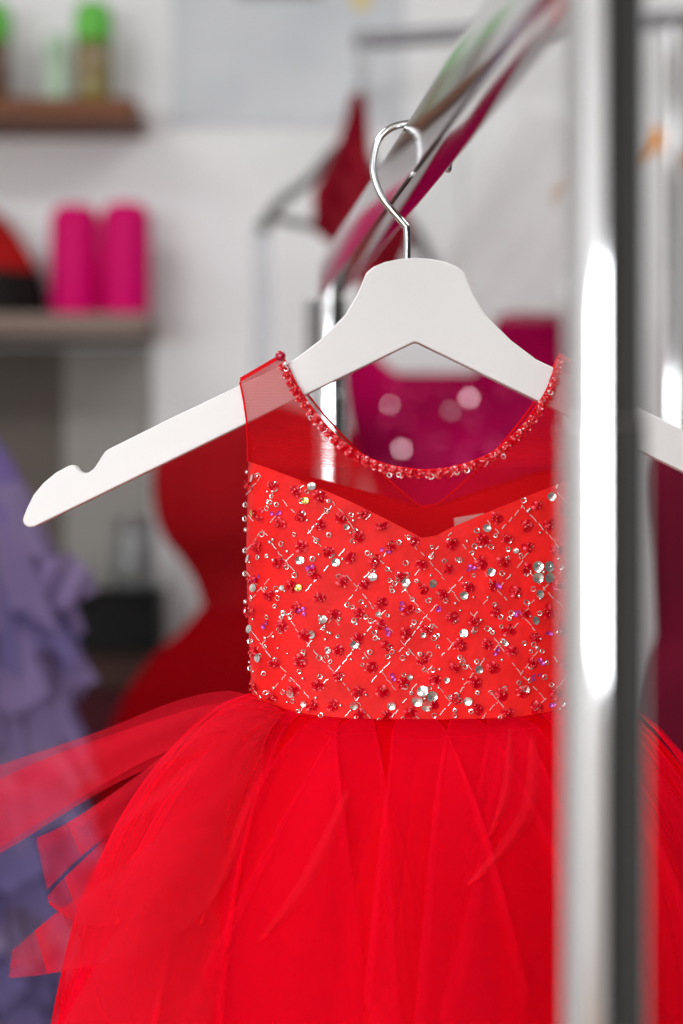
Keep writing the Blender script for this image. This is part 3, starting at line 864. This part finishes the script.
# magenta sequinned dress on the wall rail
mpx = 462
MY = rbY(mpx)
mh = P(mpx, 0, MY); mh.z = RBZ + .0128
md = thing('hanging_dress', 'magenta dress with scattered pale sequins, hung behind the white hanger and the red neckline', 'dress', P(mpx, 470, MY))
wh_ = thing('clothes_hanger', 'thin wire hanger holding the magenta sequinned dress on the wall rail', 'hanger', mh)
mb = MB(); tz = P(mpx, 318, MY).z
nkz = P(mpx, 288, MY).z
for s_ in (-1, 1):
    mb.tube([Vector((mh.x, MY, nkz)), Vector((mh.x + s_ * .105, MY, tz + .002))], .0011, 8)
mb.tube([Vector((mh.x - .105, MY, tz + .002)), Vector((mh.x + .105, MY, tz + .002))], .0011, 8)
mb.build('wire_frame', M['wire'], wh_)
mb = MB(); mb.tube(catmull([Vector((mh.x, MY, nkz)), Vector((mh.x, MY - .004, mh.z - .05)), mh + Vector((0, -.016, -.022)), mh + Vector((0, -.011, -.003)), mh + Vector((0, 0, .0016)), mh + Vector((0, .011, -.003)), mh + Vector((0, .016, -.02))], 8), .0011, 8)
mb.build('hook', M['wire'], wh_)
def mtop(th):
    c = math.cos(th); s_ = math.sin(th)
    if c > 0:
        k = max(0.0, min(1.0, (c - .12) / .22)); lift = 60 * k * k * (3 - 2 * k)
    else:
        k = max(0.0, min(1.0, (-c - .5) / .4)); lift = 36 * k * k * (3 - 2 * k)
    return lift + (0 if s_ < 0 else 6)
garment_ring('bodice', M['magenta'], mpx, MY, [(376, 122), (420, 119), (470, 108), (540, 78), (600, 60)], md, .42, gf(.012, 7), topf=mtop)
garment_ring('skirt', M['magenta'], mpx, MY, [(600, 60), (620, 62), (660, 64), (740, 64), (900, 66), (1150, 72)], md, .42, gf(.06, 10))
sq = MB()
def mb_pt(px, py, lift=.003):
    u = (px - mpx) / 114.0
    if abs(u) >= .97: return None
    s_ = math.sqrt(1 - u * u); r = 119 / F * MY
    return Vector((P(mpx, py, MY).x + r * u, MY - r * .42 * s_ * 1.015 - lift, P(mpx, py, MY - r * .42 * s_).z))
for i in range(170):
    p = mb_pt(random.uniform(380, 555), random.uniform(382, 470))
    if p: sq.disc(p, (random.uniform(-.5, .5), -1, random.uniform(-.5, .5)), random.uniform(.002, .0035), .15, .1, 8, .3)
sq.build('sequins', M['magenta_sequin'], md, kind='stuff')
for px, py in ((403, 449), (448, 411), (466, 398), (392, 405)):
    p = mb_pt(px, py, .004)
    s2 = MB(); tgt = (Vector((-.6 + random.uniform(-1, 1), YW, 1.4)) - p).normalized(); cam = (Vector((0, 0, ZC)) - p).normalized()
    s2.disc(p, tgt + cam, .0038 if (px, py) in ((403, 449), (448, 411), (466, 398)) else .0022, .02, .05, 14); s2.build('sequin', M['sequin_pale'], md)

# wooden hanger with a sheer white net cape, half hidden by the near post
wx = 658
wy = rbY(wx)
wb = P(wx, 0, wy); wb.z = RBZ + .0135
wood = hanger('clothes_hanger', 'small orange wooden hanger on the wall rail, seen either side of the near chrome post', wb, .66, M['hanger_wood'], M['wire'], 0, .098, notch=False)
wood.children[1].location = (0, 0, 0)
cape = thing('hanging_cape', 'sheer whitish net cape hanging in diagonal folds beside the wooden hanger', 'cape', P(540, 200, wy - .07))
out = [(612, 150), (590, 126), (560, 112), (525, 108), (500, 142), (470, 205), (438, 262), (425, 290), (440, 308), (500, 316), (560, 316), (612, 314), (618, 230)]
def fn(px, py):
    q = px * .55 + py * .42
    return P(px, py, wy - .075 + .016 * math.sin(q * .085) + .006 * math.sin(q * .19 + 1) + .004 * math.sin(px * .05 - py * .04))
v, f = sheet(out, 6, fn); obj('net_panel', v, f, M['veil'], cape)
v, f = sheet([(a + 6, b + 5) for a, b in out], 8, lambda a, b: P(a, b, fn(a + 17, b + 9).y + .03)); obj('net_lining', v, f, M['veil'], cape)

# dark crimson gown at the right behind the near post
cpx = 735
cy = rbY(cpx) - .0
cg = thing('hanging_gown', 'dark crimson gown at the right edge, seen between the near post and the frame edge', 'dress', P(cpx, 600, cy))
garment_ring('bodice', M['crimson'], cpx, cy, [(425, 40), (440, 75), (470, 92), (560, 86), (640, 82)], cg, .42, gf(.02, 8))
garment_ring('skirt', M['crimson'], cpx, cy, [(639, 83), (660, 92), (720, 104), (900, 112), (1150, 118)], cg, .42, gf(.06, 10))
mb = MB()
ctop = P(cpx, 0, cy); ctop.z = RBZ + .0128
mb.tube(catmull([P(cpx, 426, cy), P(cpx, 300, cy), ctop + Vector((0, -.016, -.022)), ctop + Vector((0, -.011, -.003)), ctop + Vector((0, 0, .0018)), ctop + Vector((0, .011, -.003)), ctop + Vector((0, .015, -.02))], 8), .0013, 8)
mb.build('hanging_loop', M['ribbon'], cg)

# lavender ruffled dress at the left, on its own rack out of view
LY = 2.15
lcx = -62
lav = thing('hanging_dress', 'lavender dress of many ruffled tulle tiers at the left edge', 'dress', P(lcx, 700, LY))
def lav_w(py): return sinterp([380, 430, 470, 520, 600, 680, 760, 850, 950, 1100], [52, 68, 98, 122, 132, 136, 140, 128, 112, 118], py)
garment_ring('lining', M['purple_deep'], lcx, LY, [(py, lav_w(py) * .80) for py in (380, 430, 470, 520, 600, 680, 760, 850, 950, 1100)], lav, .55, gf(.03, 9))
row = 0
py = 398
while py < 1060:
    hw = lav_w(py); n = 150; v = []; f = []
    ph = random.random() * 7; hgt = random.uniform(78, 104)
    for j in range(7):
        t = j / 6
        for i in range(n):
            th = 2 * PI * i / n
            w_ = (.09 * math.sin(9 * th + ph + t) + .06 * math.sin(16 * th + ph * 2 - t) + .05 * math.sin(29 * th + ph * 3)) * t
            r = (hw * .80 + hw * .28 * t ** .7) / F * LY * (1 + w_ * .8)
            c0 = P(lcx, py + hgt * t, LY)
            v.append(Vector((c0.x + r * math.cos(th), LY + r * math.sin(th) * .55, c0.z + .012 * math.sin(11 * th + ph * 1.7) * t)))
    for j in range(6):
        for i in range(n):
            i2 = (i + 1) % n; f.append((j * n + i, j * n + i2, (j + 1) * n + i2, (j + 1) * n + i))
    obj('ruffle_tier', v, f, M[('purple', 'purple', 'purple_pale', 'purple', 'purple_blue')[row % 5] if py < 800 else ('purple_blue', 'purple_blue', 'purple_pale')[row % 3]], lav)
    py += 42; row += 1
v, f = sheet([(40, 560), (70, 552), (92, 572), (96, 592), (78, 602), (50, 612), (36, 590)], 6, lambda a, b: P(a, b, LY - .03 + .006 * math.sin(a * .2 + b * .1)))
obj('ruffle_flounce', v, f, M['purple'], lav)
lx = P(lcx, 0, LY).x
lr = thing('clothes_rack', 'second chrome clothes rack carrying the lavender dress', 'rack', (lx, LY, 0))
LZ = ZC + .21
mb = MB(); mb.tube([Vector((lx - .62, LY, LZ)), Vector((lx + .02, LY, LZ))], .011, 18); mb.build('rail', M['chrome'], lr)
mb = MB(); mb.tube([Vector((lx - .62, LY, .04)), Vector((lx - .62, LY, LZ + .0)),], .0119, 18); mb.build('post', M['chrome'], lr)
mb = MB(); mb.tube([Vector((lx - .62, LY - .25, .025)), Vector((lx - .62, LY + .25, .025))], .014, 14); mb.build('foot_bar', M['chrome'], lr)
mb = MB(); mb.tube([Vector((lx - .606, LY, .025)), Vector((lx + .02, LY, .025))], .012, 14); mb.build('base_bar', M['chrome'], lr)
mb = MB(); mb.tube(catmull([P(lcx, 382, LY), P(lcx, 330, LY), Vector((lx, LY - .016, LZ - .012)), Vector((lx, LY - .011, LZ + .009)), Vector((lx, LY, LZ + .0140)), Vector((lx, LY + .011, LZ + .009)), Vector((lx, LY + .016, LZ - .012))], 8), .0016, 8); mb.build('hanging_loop', M['ribbon'], lav)

# ------------------------------------------------------------------ wall shelves and what stands on them
YS = 3.25
def shelf(name, label, py, rpx, mat, thick=.03, lx_=-1.5):
    z = P(0, py, YS).z; xr = P(rpx, 0, YS).x
    t = thing(name, label, 'shelf', (-.6, YB, z - thick))
    o = MB().box((lx_, YS, z - thick), (xr, YB - .0005, z)).build('board', mat, t, False); bevel(o, .003)
    return z
z1 = shelf('wall_shelf', 'dark brown wooden shelf with green capped bottles, topmost on the back wall', 97, 135, M['shelf_wood'])
z2 = shelf('wall_shelf', 'weathered brown wooden shelf carrying two magenta canisters', 313, 147, M['shelf_pale'])
z3 = P(0, 657, YS).z; cr = P(160, 0, YS).x
cab = thing('low_cabinet', 'very dark brown low cabinet against the back wall, carrying black boxes', 'cabinet', (-.8, (YS + YB) / 2, 0))
o = MB().box((-1.5, YS, z3 - .045), (cr, YB - .0165, z3)).build('cabinet_top', M['shelf_dark'], cab, False); bevel(o, .003)
MB().box((-1.49, YS + .022, .002), (cr - .004, YB - .0165, z3 - .0455)).build('cabinet_body', M['shelf_dark'], cab, False)
for i in range(3):
    x1 = cr - .006 - i * .41; x0 = x1 - .405
    dr_ = MB().box((x0, YS + .003, .03), (x1, YS + .0215, z3 - .05)).build('door', M['maroon'], cab, False); bevel(dr_, .003)
    k_ = MB(); k_.sphere((x0 + .04, YS - .008, z3 - .14), .010, 12, 8); k_.build('knob', M['steel_dark'], dr_)

def bottle(label, px, z, hpx, wpx, body, cap, group):
    Y = YS + .07; c = P(px, 0, Y); c.z = z + .0008
    k = Y / F; h = hpx * k; r = wpx * k / 2
    t = thing('bottle', label, 'bottle', c, group)
    mb = MB(); mb.lathe([(r * .9, 0), (r, .004), (r, h * .54), (r * .9, h * .585), (r * .88, h * .60)], c, 28); mb.build('bottle_body', body, t)
    mb = MB(); mb.lathe([(r * .97, h * .601), (r * 1.05, h * .62), (r * 1.05, h * .84), (r * .92, h * .94), (r * .55, h * .99), (r * .1, h)], c, 28); mb.build('cap', cap, t)
    return t
bottle('olive brown bottle with a bright green domed cap, closest to the shelf end', 93, z1, 104, 36, M['olive'], M['green'], 'bottles on the upper shelf')
bottle('brown bottle with bright green cap, cut by the photo edge', -8, z1, 104, 36, M['brown_glass'], M['green'], 'bottles on the upper shelf')
bottle('short pale green bottle between the two green capped ones', 57, z1, 72, 24, M['green_pale'], M['green_pale'], 'bottles on the upper shelf')

def canister(label, px, wpx, hpx):
    Y = YS + .065; c = P(px, 0, Y); c.z = z2 + .0008
    k = Y / F; h = hpx * k; r = wpx * k / 2
    t = thing('canister', label, 'canister', c, 'magenta canisters')
    mb = MB(); mb.lathe([(r * .94, 0), (r, .005), (r, h * .74), (r * .985, h * .76)], c, 32); mb.build('canister_body', M['magenta_gloss'], t)
    mb = MB(); mb.lathe([(r, h * .762), (r * 1.0, h * .84), (r * .9, h * .93), (r * .66, h * .985), (r * .3, h)], c, 32); mb.build('lid', M['magenta_gloss'], t)
canister('round-shouldered magenta canister next to the red bag on the middle shelf', 75, 50, 112)
canister('round-shouldered magenta canister at the end of the middle shelf', 125.5, 50, 114)

# red bag with a black lower part
Y = YS + .07; c = P(-8, 0, Y); c.z = z2 + .0008
bag = thing('bag', 'slouching red cloth bag with black base at the left of the middle shelf', 'bag', c)
k = Y / F
def bagring(rows, name, mat, cap=True):
    v, f = [], []; n = 36
    for (h, rx, ry, ox) in rows:
        for i in range(n):
            th = 2 * PI * i / n; w_ = 1 + .05 * math.sin(5 * th + h * .06) + .03 * math.sin(9 * th)
            v.append(c + Vector(((ox + rx * math.cos(th) * w_) * k, ry * k * math.sin(th) * w_, h * k)))
    for j in range(len(rows) - 1):
        for i in range(n):
            i2 = (i + 1) % n; f.append((j * n + i, j * n + i2, (j + 1) * n + i2, (j + 1) * n + i))
    f.append(tuple(range(n - 1, -1, -1))); f.append(tuple((len(rows) - 1) * n + i for i in range(n)))
    return obj(name, v, f, mat, bag)
bagring([(0, 44, 40, 4), (8, 48, 42, 4), (30, 48, 40, 3), (44, 45, 38, 2)], 'bag_base', M['black_cloth'])
bagring([(44.5, 45, 38, 2), (60, 40, 36, 0), (80, 32, 30, -4), (98, 22, 20, -9), (108, 12, 10, -12), (112, 4, 4, -13)], 'bag_body', M['red_bag'])

# things on the low shelf
def cube_thing(name, label, cat, px0, px1, py0, Y, dep, mat, lid=None, z=None, group=None):
    z = z3 + .0008 if z is None else z
    a, b = P(px0, 0, Y), P(px1, 0, Y); zt = P(0, py0, Y).z
    t = thing(name, label, cat, ((a.x + b.x) / 2, Y, z), group)
    lidh = .012
    o = MB().box((a.x, Y, z), (b.x, Y + dep, zt - lidh)).build('box_body', mat, t, False); bevel(o, .003)
    o = MB().box((a.x - .002, Y - .002, zt - lidh + .0004), (b.x + .002, Y + dep + .002, zt)).build('lid', lid or mat, t, False); bevel(o, .003)
    return zt
zt = cube_thing('storage_box', 'black storage box on the low dark shelf beside the red gown', 'box', 78, 159, 590, YS + .012, .13, M['black'])
cube_thing('storage_box', 'black storage box on the low dark shelf behind the lavender dress', 'box', -40, 70, 590, YS + .012, .13, M['black_cloth'])
Y = YS + .07; c = P(134, 0, Y); c.z = zt + .001
jar = thing('glass_jar', 'grey glass jar standing on the black storage box', 'jar', c)
k = Y / F
mb = MB(); mb.lathe([(19 * k, 0), (22 * k, 4 * k), (22 * k, 44 * k), (17 * k, 55 * k)], c, 28); mb.build('jar_body', M['grey_glass'], jar)
mb = MB(); mb.lathe([(17.5 * k, 55.5 * k), (18 * k, 57 * k), (18 * k, 66 * k), (14 * k, 69 * k)], c, 28); mb.build('lid', M['steel_dark'], jar)

# panels coloured as shade on the wall, and the poster on the wall
z0b, z1b = z3 + .0, P(0, 352, 3.4).z
o = MB().box((-1.5, YB - .012, z3 + .001), (P(64, 0, YB).x, YB - .0005, z2 - .035)).build('wall_shade_panel', M['taupe'], None, False)
tag(o, 'deep shade on the wall between the two lower shelves, added as a dark panel', 'board')
o = MB().box((P(64, 0, YB).x + .001, YB - .010, z3 + .001), (P(152, 0, YB).x, YB - .0005, z2 - .035)).build('wall_shade_panel', M['greige'], None, False)
tag(o, 'lighter shade on the wall behind the glass jar, added as a greige panel', 'board')
pa, pb = P(171, 126, YB - .004), P(404, 126, YB - .004)
po = thing('poster', 'pale blue-grey poster sheet on the back wall beside the upper shelf', 'poster', pa)
MB().box((pa.x, YB - .004, pa.z), (pb.x, YB - .0005, pa.z + .42)).build('sheet', M['poster'], po, False)
q0, q1 = P(236, -2, YB), P(322, -2, YB)
MB().box((q0.x, YB - .0046, q0.z), (q1.x, YB - .0041, q0.z + .02)).build('printed_bar', M['print_dark'], po, False)
q0 = P(361, -1, YB - .005); mb = MB(); mb.disc(q0, (0, -1, 0), .013, .02, .01, 20); mb.build('printed_dot', M['print_yellow'], po)

# ------------------------------------------------------------------ camera
cam = bpy.data.cameras.new('camera'); co = bpy.data.objects.new('camera', cam); C.objects.link(co)
co.location = (0, 0, ZC); co.rotation_euler = (PI / 2, 0, 0)
cam.sensor_fit = 'VERTICAL'; cam.sensor_height = 36.0; cam.lens = F / 1024 * 36.0
cam.clip_start = .05
cam.dof.use_dof = True; cam.dof.focus_distance = 1.178
cam.dof.aperture_fstop = cam.lens / 18.0
sc = bpy.context.scene
sc.camera = co
sc.view_settings.view_transform = 'Standard'
sc.view_settings.look = 'None'
sc.view_settings.exposure = 0.0
sc.cycles.transparent_max_bounces = 40
sc.cycles.max_bounces = 10
